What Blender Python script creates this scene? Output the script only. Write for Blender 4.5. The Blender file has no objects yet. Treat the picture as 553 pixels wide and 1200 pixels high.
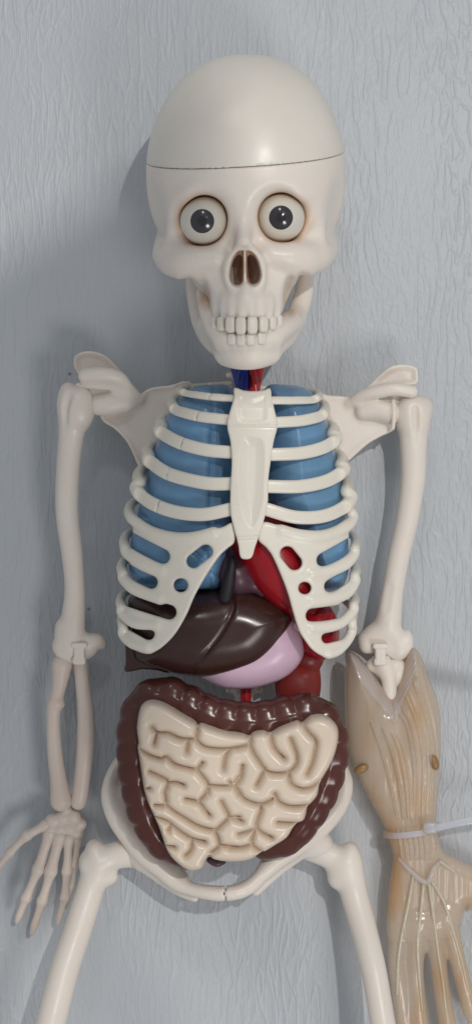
import bpy, math, random
import numpy as np
random.seed(4); np.random.seed(4)
S = 0.0005            # metres per modelling unit
D = 2000.0            # camera height in modelling units
CX, CY = 276.5, 600.0
C = bpy.context.scene.collection
f32 = np.float32

def V(px, py, z=0.0):
    s = (D - z) / D
    return np.array([(px - CX) * s, (CY - py) * s, z], dtype=float)
def VV(pts): return [V(*p[:3]) for p in pts]

def spline(pts, n=6, closed=False):
    P = np.array(pts, float); m = len(P); out = []
    if m < 3 and not closed:
        return np.array([P[0] + (P[-1] - P[0]) * t for t in np.linspace(0, 1, n + 1)])
    rng = range(m if closed else m - 1)
    for i in rng:
        if closed: p0, p1, p2, p3 = P[i - 1], P[i], P[(i + 1) % m], P[(i + 2) % m]
        else: p0, p1, p2, p3 = P[max(i - 1, 0)], P[i], P[i + 1], P[min(i + 2, m - 1)]
        for k in range(n):
            t = k / n
            out.append(0.5 * ((2 * p1) + (-p0 + p2) * t + (2 * p0 - 5 * p1 + 4 * p2 - p3) * t * t + (-p0 + 3 * p1 - 3 * p2 + p3) * t ** 3))
    if not closed: out.append(P[-1])
    return np.array(out)

def smin(a, b, k):
    if k <= 0: return np.minimum(a, b)
    h = np.maximum(k - np.abs(a - b), 0) / k
    return np.minimum(a, b) - h * h * k * 0.25
def smax(a, b, k): return -smin(-a, -b, k)

def rotm(rx=0, ry=0, rz=0):
    rx, ry, rz = [math.radians(v) for v in (rx, ry, rz)]
    a = np.array([[1,0,0],[0,math.cos(rx),-math.sin(rx)],[0,math.sin(rx),math.cos(rx)]])
    b = np.array([[math.cos(ry),0,math.sin(ry)],[0,1,0],[-math.sin(ry),0,math.cos(ry)]])
    c = np.array([[math.cos(rz),-math.sin(rz),0],[math.sin(rz),math.cos(rz),0],[0,0,1]])
    return c @ b @ a

def seg_d2(X, Y, a, b):
    ab = b - a; L = float(ab @ ab) + 1e-9
    t = np.clip(((X - a[0]) * ab[0] + (Y - a[1]) * ab[1]) / L, 0, 1)
    return np.hypot(X - a[0] - t * ab[0], Y - a[1] - t * ab[1])
def line_d2(X, Y, P):
    d = np.full(X.shape, 1e4)
    for i in range(len(P) - 1): d = np.minimum(d, seg_d2(X, Y, P[i], P[i + 1]))
    return d
def poly_d2(X, Y, P):
    d = np.full(X.shape, 1e4); ins = np.zeros(X.shape, bool)
    n = len(P)
    for i in range(n):
        a, b = P[i], P[(i + 1) % n]
        d = np.minimum(d, seg_d2(X, Y, a, b))
        if a[1] != b[1]:
            c = ((a[1] > Y) != (b[1] > Y)) & (X < (b[0] - a[0]) * (Y - a[1]) / (b[1] - a[1]) + a[0])
            ins ^= c
    return np.where(ins, -d, d)
def poly(pts, z, n=5, sharp=False):
    """traced outline at its own height -> plan outline"""
    Q = np.array([V(p[0], p[1], p[2] if len(p) > 2 else z)[:2] for p in pts])
    return Q if sharp else spline(Q, n, True)
def pline(pts, z, n=5): return spline(np.array([V(p[0], p[1], z)[:2] for p in pts]), n)

class Vol:
    def __init__(s, lo, hi, h=1.5):
        lo = np.array(lo, float); hi = np.array(hi, float)
        s.lo = lo; s.h = h; s.n = np.ceil((hi - lo) / h).astype(int) + 1
        s.ax = [(lo[i] + h * np.arange(s.n[i])).astype(f32) for i in range(3)]
        s.d = np.full(s.n, 60.0, f32)
    def box(s, lo, hi):
        i0 = np.clip(np.floor((np.array(lo) - s.lo) / s.h).astype(int), 0, s.n - 1)
        i1 = np.clip(np.ceil((np.array(hi) - s.lo) / s.h).astype(int) + 1, 1, s.n)
        sl = tuple(slice(a, b) for a, b in zip(i0, i1))
        g = (s.ax[0][sl[0]][:, None, None], s.ax[1][sl[1]][None, :, None], s.ax[2][sl[2]][None, None, :])
        return sl, g
    def mix(s, sl, d, k, op):
        if s.d[sl].size == 0: return
        cur = s.d[sl]; d = d.astype(f32)
        s.d[sl] = smin(cur, d, k) if op == '+' else smax(cur, -d, k)
    def ell(s, c, r, k=6, op='+', rot=None, p=2.0):
        c = np.array(c, float); r = np.array(r, float) * (D - c[2]) / D; R = max(r) + k + 6
        sl, (X, Y, Z) = s.box(c - R, c + R)
        x, y, z = X - c[0], Y - c[1], Z - c[2]
        if rot is not None:
            M = rotm(*rot).T
            x, y, z = (M[0,0]*x + M[0,1]*y + M[0,2]*z, M[1,0]*x + M[1,1]*y + M[1,2]*z, M[2,0]*x + M[2,1]*y + M[2,2]*z)
        rad = np.sqrt(x*x + y*y + z*z) + 1e-3
        k0 = (np.abs(x / r[0]) ** p + np.abs(y / r[1]) ** p + np.abs(z / r[2]) ** p) ** (1 / p) + 1e-6
        s.mix(sl, np.maximum((k0 - 1) * rad / k0, -min(r)), k, op); return s
    def tube(s, pts, rad, k=4, op='+', n=6, smooth=True):
        P = np.array(pts, float); r = np.array(rad if hasattr(rad, '__len__') else [rad] * len(P), float)
        if smooth and len(P) > 2:
            Q = spline(np.hstack([P, r[:, None]]), n); P = Q[:, :3]; r = Q[:, 3]
        m = r.max() + k + 5
        sl, (X, Y, Z) = s.box(P.min(0) - m, P.max(0) + m)
        if s.d[sl].size == 0: return s
        T = np.full(s.d[sl].shape, 60.0, f32); lo0 = np.array([a.start for a in sl])
        for i in range(len(P) - 1):
            a, b = P[i], P[i + 1]
            q = max(r[i], r[i + 1]) + k + 5
            sb, (x, y, z) = s.box(np.minimum(a, b) - q, np.maximum(a, b) + q)
            loc = tuple(slice(u.start - o, u.stop - o) for u, o in zip(sb, lo0))
            ab = b - a; L = float(ab @ ab) + 1e-9
            x = x - a[0]; y = y - a[1]; z = z - a[2]
            t = np.clip((x * ab[0] + y * ab[1] + z * ab[2]) / L, 0, 1)
            dd = np.sqrt((x - t*ab[0])**2 + (y - t*ab[1])**2 + (z - t*ab[2])**2) - (r[i] + (r[i+1] - r[i]) * t)
            T[loc] = np.minimum(T[loc], dd.astype(f32))
        s.mix(sl, T, k, op); return s
    def ptube(s, pts, k=4, op='+', n=6):
        """pts = (px, py, z, r)"""
        return s.tube(VV(pts), [p[3] * (D - p[2]) / D for p in pts], k, op, n)
    def sheet(s, P, top, bot, k=4, rnd=3, op='+', holes=()):
        """plan outline P between the surfaces bot(x,y) and top(x,y) with rounded rims"""
        m = 8
        sl, (X, Y, Z) = s.box([P[:,0].min()-m, P[:,1].min()-m, -1e4], [P[:,0].max()+m, P[:,1].max()+m, 1e4])
        X2, Y2 = np.broadcast_arrays(X[:, :, 0], Y[:, :, 0])
        e = poly_d2(X2, Y2, P)
        for H in holes: e = np.maximum(e, -H(X2, Y2))
        tz = top(X2, Y2, e); bz = bot(X2, Y2, e)
        gx = np.gradient(tz, s.h, axis=0); gy = np.gradient(tz, s.h, axis=1)
        c = 1 / np.sqrt(1 + np.minimum(gx*gx + gy*gy, 9))
        mid = (tz + bz) / 2; half = (tz - bz) / 2
        dz = (np.abs(Z - mid[:, :, None]) - half[:, :, None]) * c[:, :, None]
        e3 = np.broadcast_to(e[:, :, None], dz.shape)
        a = dz + rnd; b = e3 + rnd
        d = np.minimum(np.maximum(a, b), 0) + np.hypot(np.maximum(a, 0), np.maximum(b, 0)) - rnd
        s.mix(sl, d, k, op); return s
    def mesh(s, name, mat, parent=None, label=None, clip=None, col=None, sm=0):
        d = s.d
        if clip is not None:
            X, Y, Z = s.ax[0][:, None, None], s.ax[1][None, :, None], s.ax[2][None, None, :]
            d = np.maximum(d, clip(X, Y, Z)).astype(f32)
        d = d.copy()
        for ax in range(3):
            sl = [slice(None)] * 3
            for e in (0, -1):
                sl[ax] = e; d[tuple(sl)] = np.maximum(d[tuple(sl)], 0.5 * s.h)
        d[np.abs(d) < 1e-4] = 1e-4
        v, q = surface_nets(d)
        v = v * s.h + s.lo
        return link(name, v, q, mat, parent, label)

def surface_nets(d):
    ins = d < 0
    nx, ny, nz = d.shape
    c = np.zeros((nx-1, ny-1, nz-1), np.uint8)
    offs = [(i, j, k) for i in (0, 1) for j in (0, 1) for k in (0, 1)]
    for (i, j, k) in offs: c += ins[i:nx-1+i, j:ny-1+j, k:nz-1+k]
    act = (c > 0) & (c < 8)
    I = np.argwhere(act)
    idx = np.full(act.shape, -1, np.int64); idx[act] = np.arange(len(I))
    acc = np.zeros((len(I), 3)); cnt = np.zeros(len(I))
    for a in offs:
        for ax in range(3):
            if a[ax]: continue
            b = list(a); b[ax] = 1
            da = d[I[:,0]+a[0], I[:,1]+a[1], I[:,2]+a[2]]; db = d[I[:,0]+b[0], I[:,1]+b[1], I[:,2]+b[2]]
            m = (da < 0) != (db < 0)
            t = np.where(m, da / np.where(m, da - db, 1), 0)
            p = np.array(a, float)[None, :].repeat(len(I), 0); p[:, ax] += t
            acc[m] += p[m]; cnt[m] += 1
    v = I + acc / np.maximum(cnt, 1)[:, None]
    quads = []
    for ax in range(3):
        u, w = (ax + 1) % 3, (ax + 2) % 3
        a = [slice(None)] * 3; b = [slice(None)] * 3
        a[ax] = slice(0, -1); b[ax] = slice(1, None)
        A = ins[tuple(a)]; B = ins[tuple(b)]
        E = np.argwhere(A != B)
        lim = np.array(act.shape)
        ok = (E[:, u] > 0) & (E[:, w] > 0) & (E[:, u] < lim[u]) & (E[:, w] < lim[w])
        E = E[ok]; flip = A[E[:,0], E[:,1], E[:,2]]
        def cell(du, dw):
            F = E.copy(); F[:, u] -= du; F[:, w] -= dw
            return idx[F[:,0], F[:,1], F[:,2]]
        q = np.stack([cell(1,1), cell(0,1), cell(0,0), cell(1,0)], 1)
        q[~flip] = q[~flip][:, ::-1]
        quads.append(q)
    q = np.concatenate(quads); q = q[(q >= 0).all(1)]
    # one light relaxation keeps the grid out of the highlights
    for lam in (0.5, -0.52, 0.5, -0.52):
        s_ = np.zeros_like(v); n_ = np.zeros(len(v))
        for a, b in ((0,1),(1,2),(2,3),(3,0)):
            np.add.at(s_, q[:,a], v[q[:,b]]); np.add.at(n_, q[:,a], 1)
            np.add.at(s_, q[:,b], v[q[:,a]]); np.add.at(n_, q[:,b], 1)
        v = v + lam * (s_ / np.maximum(n_, 1)[:, None] - v)
    return v, q

def link(name, v, q, mat, parent=None, label=None):
    me = bpy.data.meshes.new(name)
    v = np.asarray(v, float) * S
    me.vertices.add(len(v)); me.vertices.foreach_set('co', v.astype(f32).ravel())
    q = np.asarray(q); k = q.shape[1]
    me.loops.add(q.size); me.loops.foreach_set('vertex_index', q.astype(np.int32).ravel())
    me.polygons.add(len(q))
    me.polygons.foreach_set('loop_start', (np.arange(len(q)) * k).astype(np.int32))
    me.polygons.foreach_set('loop_total', np.full(len(q), k, np.int32))
    me.update(calc_edges=True); me.validate()
    me.polygons.foreach_set('use_smooth', np.ones(len(me.polygons), bool))
    o = bpy.data.objects.new(name, me); C.objects.link(o)
    me.materials.append(mat)
    if parent: o.parent = parent
    if label: o['label'] = label
    return o

# ------------------------------------------------------------------ materials
def material(name, col, rough=0.4, sss=0.0, sssr=(1, .6, .4), var=0.04, bump=0.0, bscale=300, spec=0.5, coat=0.0, croft=0.1, **kw):
    m = bpy.data.materials.new(name); m.use_nodes = True
    nt = m.node_tree; b = nt.nodes['Principled BSDF']
    tc = nt.nodes.new('ShaderNodeTexCoord')
    nz = nt.nodes.new('ShaderNodeTexNoise'); nz.inputs['Scale'].default_value = 28; nz.inputs['Detail'].default_value = 5
    nt.links.new(tc.outputs['Object'], nz.inputs['Vector'])
    rp = nt.nodes.new('ShaderNodeValToRGB')
    e = rp.color_ramp.elements
    e[0].position = 0.3; e[1].position = 0.7
    e[0].color = (*[c * (1 - var * (1 + .5 * i)) for i, c in enumerate(col)], 1); e[1].color = (*[min(1, c * (1 + var)) for c in col], 1)
    nt.links.new(nz.outputs['Fac'], rp.inputs['Fac']); nt.links.new(rp.outputs['Color'], b.inputs['Base Color'])
    b.inputs['Specular IOR Level'].default_value = spec
    # handling marks: roughness wanders a little
    n2 = nt.nodes.new('ShaderNodeTexNoise'); n2.inputs['Scale'].default_value = 60; n2.inputs['Detail'].default_value = 6
    nt.links.new(tc.outputs['Object'], n2.inputs['Vector'])
    mr = nt.nodes.new('ShaderNodeMapRange'); mr.inputs['From Min'].default_value = .3; mr.inputs['From Max'].default_value = .7
    mr.inputs['To Min'].default_value = rough * .8; mr.inputs['To Max'].default_value = min(1, rough * 1.25)
    nt.links.new(n2.outputs['Fac'], mr.inputs['Value']); nt.links.new(mr.outputs['Result'], b.inputs['Roughness'])
    if sss:
        b.inputs['Subsurface Weight'].default_value = sss
        b.inputs['Subsurface Radius'].default_value = sssr
        b.inputs['Subsurface Scale'].default_value = kw.get('ssc', 0.004)
    if coat:
        b.inputs['Coat Weight'].default_value = coat; b.inputs['Coat Roughness'].default_value = croft
    if bump:
        n3 = nt.nodes.new('ShaderNodeTexNoise'); n3.inputs['Scale'].default_value = bscale; n3.inputs['Detail'].default_value = 3
        nt.links.new(tc.outputs['Object'], n3.inputs['Vector'])
        bp = nt.nodes.new('ShaderNodeBump'); bp.inputs['Strength'].default_value = bump; bp.inputs['Distance'].default_value = 0.001
        nt.links.new(n3.outputs['Fac'], bp.inputs['Height']); nt.links.new(bp.outputs['Normal'], b.inputs['Normal'])
    if 'trans' in kw: b.inputs['Transmission Weight'].default_value = kw['trans']
    if 'alpha' in kw: b.inputs['Alpha'].default_value = kw['alpha']
    return m
BONE = material('bone_plastic', (.82, .75, .68), .36, .35, (1, .55, .35), .025, .05, 220, ssc=.004)
RIBM = material('rib_plastic', (.82, .77, .68), .3, .25, (1, .6, .4), .02, .04, 220, ssc=.003)
CAPM = material('skull_cap_plastic', (.79, .74, .67), .33, .3, (1, .6, .4), .02, .03, 200, ssc=.004)
TOOTH = material('tooth_plastic', (.80, .745, .67), .32, .2, (1, .7, .5), .02, ssc=.002)
HANDM = material('hand_bone_plastic', (.74, .64, .57), .42, .3, (1, .55, .35), .05, .05, 220, ssc=.003)
LUNG = material('blue_lung_plastic', (.16, .33, .54), .28, .25, (.4, .6, 1), .12, .08, 90, ssc=.003)
HEART = material('red_heart_plastic', (.33, .006, .014), .28, 0, var=.15, bump=.05)
RED2 = material('dull_red_plastic', (.27, .03, .025), .35, 0, var=.15)
LIVER = material('dark_brown_plastic', (.045, .018, .015), .27, 0, var=.15, bump=.10, bscale=60)
STOM = material('lilac_plastic', (.66, .46, .58), .3, .2, (1, .6, .8), .03, ssc=.003)
COLON = material('maroon_plastic', (.088, .025, .019), .22, 0, var=.14, bump=.05, bscale=80)
GUT = material('cream_gut_plastic', (.76, .64, .52), .27, .12, (1, .6, .35), .03, .03, 150, ssc=.0006)
VRED = material('red_vessel_plastic', (.50, .012, .02), .3, 0)
VBLUE = material('blue_vessel_plastic', (.012, .03, .28), .3, 0)
PURP = material('dark_purple_plastic', (.085, .035, .055), .35, 0)
SCL = material('eye_white', (.70, .66, .58), .12, .1, (1, .7, .5), .01, coat=.6, croft=.05, ssc=.002)
IRIS = material('iris_grey', (.028, .026, .036), .2, 0, var=.5, coat=.8, croft=.04)
VEIN = material('black_vein_plastic', (.012, .009, .014), .5, 0)
PUP = material('pupil_black', (.008, .008, .012), .15, 0, coat=.8, croft=.04)

def tinted(m, spots):
    """tan tint mixed into the base colour round set points: (centre, radii, soft edge, colour)"""
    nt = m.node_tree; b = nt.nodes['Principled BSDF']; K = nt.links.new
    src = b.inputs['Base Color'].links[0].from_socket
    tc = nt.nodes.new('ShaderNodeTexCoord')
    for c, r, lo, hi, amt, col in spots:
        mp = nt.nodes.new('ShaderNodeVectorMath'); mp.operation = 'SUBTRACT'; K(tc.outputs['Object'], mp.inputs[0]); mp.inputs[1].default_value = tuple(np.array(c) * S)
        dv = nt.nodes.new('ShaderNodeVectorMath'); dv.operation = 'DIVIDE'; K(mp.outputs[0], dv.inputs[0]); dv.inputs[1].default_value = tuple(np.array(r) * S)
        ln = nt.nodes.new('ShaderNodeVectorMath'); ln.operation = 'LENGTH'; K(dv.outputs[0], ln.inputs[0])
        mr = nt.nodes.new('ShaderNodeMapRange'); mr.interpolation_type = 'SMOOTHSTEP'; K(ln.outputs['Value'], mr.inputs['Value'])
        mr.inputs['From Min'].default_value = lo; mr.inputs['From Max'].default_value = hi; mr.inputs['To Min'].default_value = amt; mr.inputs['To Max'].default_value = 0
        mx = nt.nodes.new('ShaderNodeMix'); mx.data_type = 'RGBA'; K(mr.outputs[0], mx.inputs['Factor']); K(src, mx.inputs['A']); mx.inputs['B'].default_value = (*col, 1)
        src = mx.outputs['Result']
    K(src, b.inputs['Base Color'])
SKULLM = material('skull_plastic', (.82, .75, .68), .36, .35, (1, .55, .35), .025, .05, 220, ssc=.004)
tinted(SKULLM, [(V(239.6, 259, 200), (34, 36, 40), .72, 1.06, .75, (.62, .36, .20)), (V(328.6, 255.5, 200), (34, 36, 40), .72, 1.06, .75, (.62, .36, .20)),
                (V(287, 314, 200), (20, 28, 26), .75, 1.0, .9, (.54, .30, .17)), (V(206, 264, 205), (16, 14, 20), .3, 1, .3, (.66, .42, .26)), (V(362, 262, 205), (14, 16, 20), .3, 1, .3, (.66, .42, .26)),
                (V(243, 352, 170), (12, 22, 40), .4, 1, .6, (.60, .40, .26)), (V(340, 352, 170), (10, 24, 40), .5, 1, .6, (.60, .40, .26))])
# ------------------------------------------------------------------ things
def thing(name, label, cat):
    o = bpy.data.objects.new(name, None); C.objects.link(o); o.empty_display_size = .02
    o['label'] = label; o['category'] = cat
    return o
SK = thing('anatomical_skeleton', 'cream toy skeleton with bulging eyes and coloured organs, lying on the grey embossed sheet', 'skeleton model')

# ================================================================== SKULL
def build_skull():
    v = Vol(V(150, 460, 0) - [0, 0, 2], V(430, 40, 0) + [0, 0, 262], 1.5)
    v.lo[2] = 0; 
    # braincase
    v.ell(V(288, 200, 122), (112, 131, 121), 0, p=2.2)
    v.ell(V(288, 212, 116), (109, 92, 112), 20, p=2.6)
    v.ell(V(289, 225, 150), (88, 66, 78), 25, p=2.5)       # brow block
    # face
    v.ell(V(287, 300, 150), (66, 62, 66), 16, p=2.4)
    v.ell(V(288, 345, 165), (46, 36, 58), 18, p=2.3)       # maxilla
    v.ell(V(289, 362, 176), (39, 18, 54), 10, p=2.6)       # tooth ridge
    for sx, ox in ((-1, 0), (1, 0)):
        e = (240, 258) if sx < 0 else (329, 255)
        # brow ridge above the socket
        v.ptube([(e[0]-34*1, e[1]-10, 188 if sx<0 else 214, 8), (e[0]-16, e[1]-30, 210, 8), (e[0]+8, e[1]-33, 216, 8), (e[0]+30, e[1]-16, 214 if sx<0 else 188, 8)], 12)
        # cheek bone
        if sx < 0:
            v.ptube([(250, 302, 206, 13), (226, 306, 198, 18), (206, 306, 176, 19), (193, 300, 145, 14), (190, 288, 105, 9), (192, 280, 70, 8)], 14)
            v.ptube([(207, 305, 172, 14), (203, 270, 178, 9), (204, 240, 182, 8)], 10)
        else:
            v.ptube([(320, 298, 208, 13), (342, 302, 200, 18), (364, 302, 180, 20), (380, 295, 150, 15), (386, 284, 108, 10), (384, 278, 70, 8)], 14)
            v.ptube([(366, 300, 176, 14), (371, 266, 178, 9), (368, 238, 182, 8)], 10)
    # zygoma to upper jaw buttress
    v.ptube([(222, 312, 188, 14), (246, 334, 188, 12), (258, 350, 190, 11)], 14)
    v.ptube([(352, 310, 190, 14), (330, 330, 190, 12), (320, 348, 190, 11)], 14)
    # nasal bones and rim
    v.ptube([(285, 236, 206, 12), (285, 258, 214, 10), (286, 283, 228, 8)], 12)
    v.ptube([(286, 286, 226, 4), (271, 303, 220, 5), (267, 323, 218, 5), (274, 338, 219, 5), (288, 343, 222, 4), (302, 338, 220, 5), (307, 322, 219, 5), (302, 302, 221, 5), (286, 286, 226, 4)], 9)
    v.ptube([(288, 336, 222, 4), (288, 350, 226, 4), (289, 362, 224, 3)], 8)
    # temple hollows behind the sockets
    v.ell(V(170, 252, 185), (16, 34, 40), 20, '-'); v.ell(V(408, 248, 185), (16, 34, 40), 20, '-')
    # under-cheek hollows
    v.ell(V(222, 362, 176), (18, 34, 90), 8, '-'); v.ell(V(354, 358, 176), (16, 34, 90), 8, '-')
    v.ell(V(237, 350, 200), (9, 22, 40), 8, '-'); v.ell(V(340, 346, 200), (8, 22, 60), 6, '-')
    # sockets
    for (x, y) in ((240, 259), (328.6, 256)):
        v.ell(V(x, y, 200), (28.2, 29.6, 34), 6, '-')
        v.ell(V(x, y - 2, 230), (30, 32, 20), 14, '-')
    v.ell(V(208, 262, 216), (22, 17, 16), 14, '-'); v.ell(V(362, 258, 216), (22, 17, 16), 14, '-')
    # nose opening
    for zz in (232, 222, 212, 200, 188):
        v.ptube([(284, 293, zz, 3.5), (279, 306, zz, 7.5), (276.8, 322, zz, 8.8), (277.5, 328, zz, 8.2)], 2.5, '-')
        v.ptube([(288.5, 293, zz, 3.5), (294.5, 306, zz, 7.5), (297.4, 321, zz, 8.8), (297, 327, zz, 8.2)], 2.5, '-')
    for zz in (220, 210, 200, 190): v.ptube([(286.5, 288, zz + 6, 1.8), (286.8, 310, zz, 1.6), (287.2, 338, zz + 2, 2.2)], 2)
    # root ridges over the upper teeth
    for x in (253, 262, 271, 282.5, 295.5, 307, 316, 325):
        u = (x - 289) / 42; z = 176 + 52 * math.sqrt(max(0, 1 - u * u)) - 1
        v.ptube([(x + (289 - x) * .1, 352, z - 2, 3), (x, 372, z - .5, 4)], 8)
    v.ell(V(291, 245, 90), (60, 80, 60), 3, '-')            # hollow inside, behind the eyes
    pl = lambda X, Y, Z, o: (Y - (354.8 + .31 * (238 - Z) + .062 * (X + 5))) * .952 - o
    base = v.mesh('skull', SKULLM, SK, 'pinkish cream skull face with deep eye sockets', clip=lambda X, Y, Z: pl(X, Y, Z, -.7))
    v2 = Vol(V(150, 460, 0) - [0, 0, 2], V(430, 40, 0) + [0, 0, 262], 1.5); v2.d = v.d
    v2.mesh('skull_cap', CAPM, base, 'smooth rounded lift-off top of the skull', clip=lambda X, Y, Z: -pl(X, Y, Z, .35))
    # jaw
    j = Vol(V(195, 460, 0), V(390, 300, 0) + [0, 0, 250], 1.5)
    j.ptube([(226, 318, 108, 9), (231, 345, 112, 12), (237, 374, 124, 13), (248, 395, 150, 14), (265, 407, 182, 15), (289, 410, 202, 16),
             (315, 406, 186, 15), (334, 392, 154, 14), (347, 370, 126, 12), (356, 342, 113, 11), (359, 316, 108, 8)], 4)
    j.ptube([(243, 380, 150, 12), (256, 392, 182, 12), (272, 397, 204, 12), (289, 398, 212, 12), (306, 396, 205, 12), (322, 390, 184, 12), (336, 378, 152, 12)], 8)
    j.ptube([(266, 417, 188, 11), (280, 420, 200, 11.5), (298, 420, 202, 11.5), (314, 416, 190, 11)], 14)
    for x in (257, 266, 275, 284, 294.5, 305, 314, 323):
        u = (x - 289) / 44; z = 172 + 50 * math.sqrt(max(0, 1 - u * u))
        j.ptube([(x, 405, z - 4, 2.5), (x, 398, z - 1, 4)], 8)
    j.ptube([(238, 344, 150, 8), (243, 364, 176, 10), (251, 384, 194, 11), (262, 396, 204, 10)], 12)
    j.ptube([(349, 372, 136, 6), (342, 379, 166, 8), (330, 386, 190, 10), (318, 394, 204, 10)], 12)
    j.ell(V(288, 372, 165), (30, 30, 44), 4, '-')
    j.ell(V(288, 420, 130), (46, 40, 50), 6, '-')
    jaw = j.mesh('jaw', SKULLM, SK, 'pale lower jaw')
    def tooth(x, y, w, h, z, par, rz=0):
        t = Vol(V(x, y, z) - [w + 4, h + 4, 10], V(x, y, z) + [w + 4, h + 4, 10], .8)
        ang = math.degrees(math.asin(max(-.9, min(.9, (x - 289) / 46))))
        t.ell(V(x, y, z), (w, h, 5), 0, p=3.6, rot=(0, ang, rz))
        t.mesh('tooth', TOOTH, par)
    for x, w, h, dy in ((282.3, 6.0, 10.5, 0), (295.6, 6.0, 10.5, -.5), (270.4, 5.6, 9.6, -1), (308, 5.6, 9.6, -1.5), (260, 4.8, 8.6, -2), (318, 4.8, 8.6, -3), (252, 4.2, 7.6, -3), (326, 4.2, 7.6, -5)):
        u = (x - 289) / 44; z = 177 + 54 * math.sqrt(1 - u * u) - (0 if abs(x - 289) < 22 else 2.6)
        tooth(x, 381.5 + dy, w * 1.05, h, z, base)
    for x, w, h, dy in ((282.5, 5.0, 7.5, 0), (293.6, 5.2, 7.2, 0), (305.5, 5.2, 7.4, -1.5), (272, 5, 6.5, 0), (262, 4.6, 6.5, -2.5), (315.5, 4.8, 7.5, -4), (324, 4.4, 7, -7), (253.5, 4.2, 6, -6)):
        u = (x - 289) / 44; z = 171 + 52 * math.sqrt(1 - u * u) - (0 if abs(x - 289) < 18 else 1.4)
        tooth(x, 397.5 + dy, w * 1.06, h * 1.12, z, jaw)
    # eyes
    for (x, y, ix, iy) in ((239.6, 259, -2.4, 5), (328.6, 255.3, -.2, 4.6)):
        eyeball(V(x, y, 199), 25.5, V(x, y, 199), (ix, iy), base)
def eyeball(c, r, cc, off, par):
    n, m = 96, 64
    tgt = np.array([c[0] * 1 + off[0] * .9, c[1] - off[1] * .9, c[2] + r]) - c; tgt /= np.linalg.norm(tgt)
    a = np.cross([0, 1, 0], tgt); a /= np.linalg.norm(a); b = np.cross(tgt, a)
    vs = []; lim = []
    for i in range(m + 1):
        th = math.pi * (i / m) ** 1.25
        rr = r * (1 + .035 * max(0, 1 - th / .5))          # cornea bulge
        for k in range(n):
            ph = 2 * math.pi * k / n
            vs.append(c + rr * (math.cos(th) * tgt + math.sin(th) * (math.cos(ph) * a + math.sin(ph) * b)))
    q = []; mi = []
    for i in range(m):
        th = math.pi * ((i + .5) / m) ** 1.25
        for k in range(n):
            q.append((i*n+k, (i+1)*n+k, (i+1)*n+(k+1)%n, i*n+(k+1)%n))
            mi.append(2 if th < .19 else (1 if th < .515 else 0))
    o = link('eyeball', np.array(vs), np.array(q), SCL, par, 'glossy white eyeball with small grey iris')
    o.data.materials.append(IRIS); o.data.materials.append(PUP)
    if len(o.data.polygons) == len(mi): o.data.polygons.foreach_set('material_index', np.array(mi, np.int32))

# ================================================================== RIB CAGE
LE = [(452, 210), (462, 203), (482, 191), (509, 175), (538, 163), (576, 150), (612, 143), (646, 138), (676, 135.5), (715, 135), (741, 138), (770, 145)]
RE = [(452, 372), (463, 378), (480, 387), (512, 401), (545, 409), (583, 417), (603, 420), (638, 423), (678, 423), (715, 421), (738, 417), (772, 410)]
def edges(py):
    return np.interp(py, [a for a, b in LE], [b for a, b in LE]), np.interp(py, [a for a, b in RE], [b for a, b in RE])
ZC = 85.0
def chest(px, py, off=0):
    l, r = edges(py); cx = (l + r) / 2; w = (r - l) / 2
    u = np.clip(np.abs((px - cx) / w), 0, 1)
    A = 82 * np.clip(1 - (480 - py) / 260, .7, 1)
    return ZC + A * np.power(1 - u ** 2.4, 1 / 2.4) - off
def chest_xy(X, Y, off=0):
    s = (D - 150) / D
    return chest(X / s + CX, CY - Y / s, off)

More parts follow.
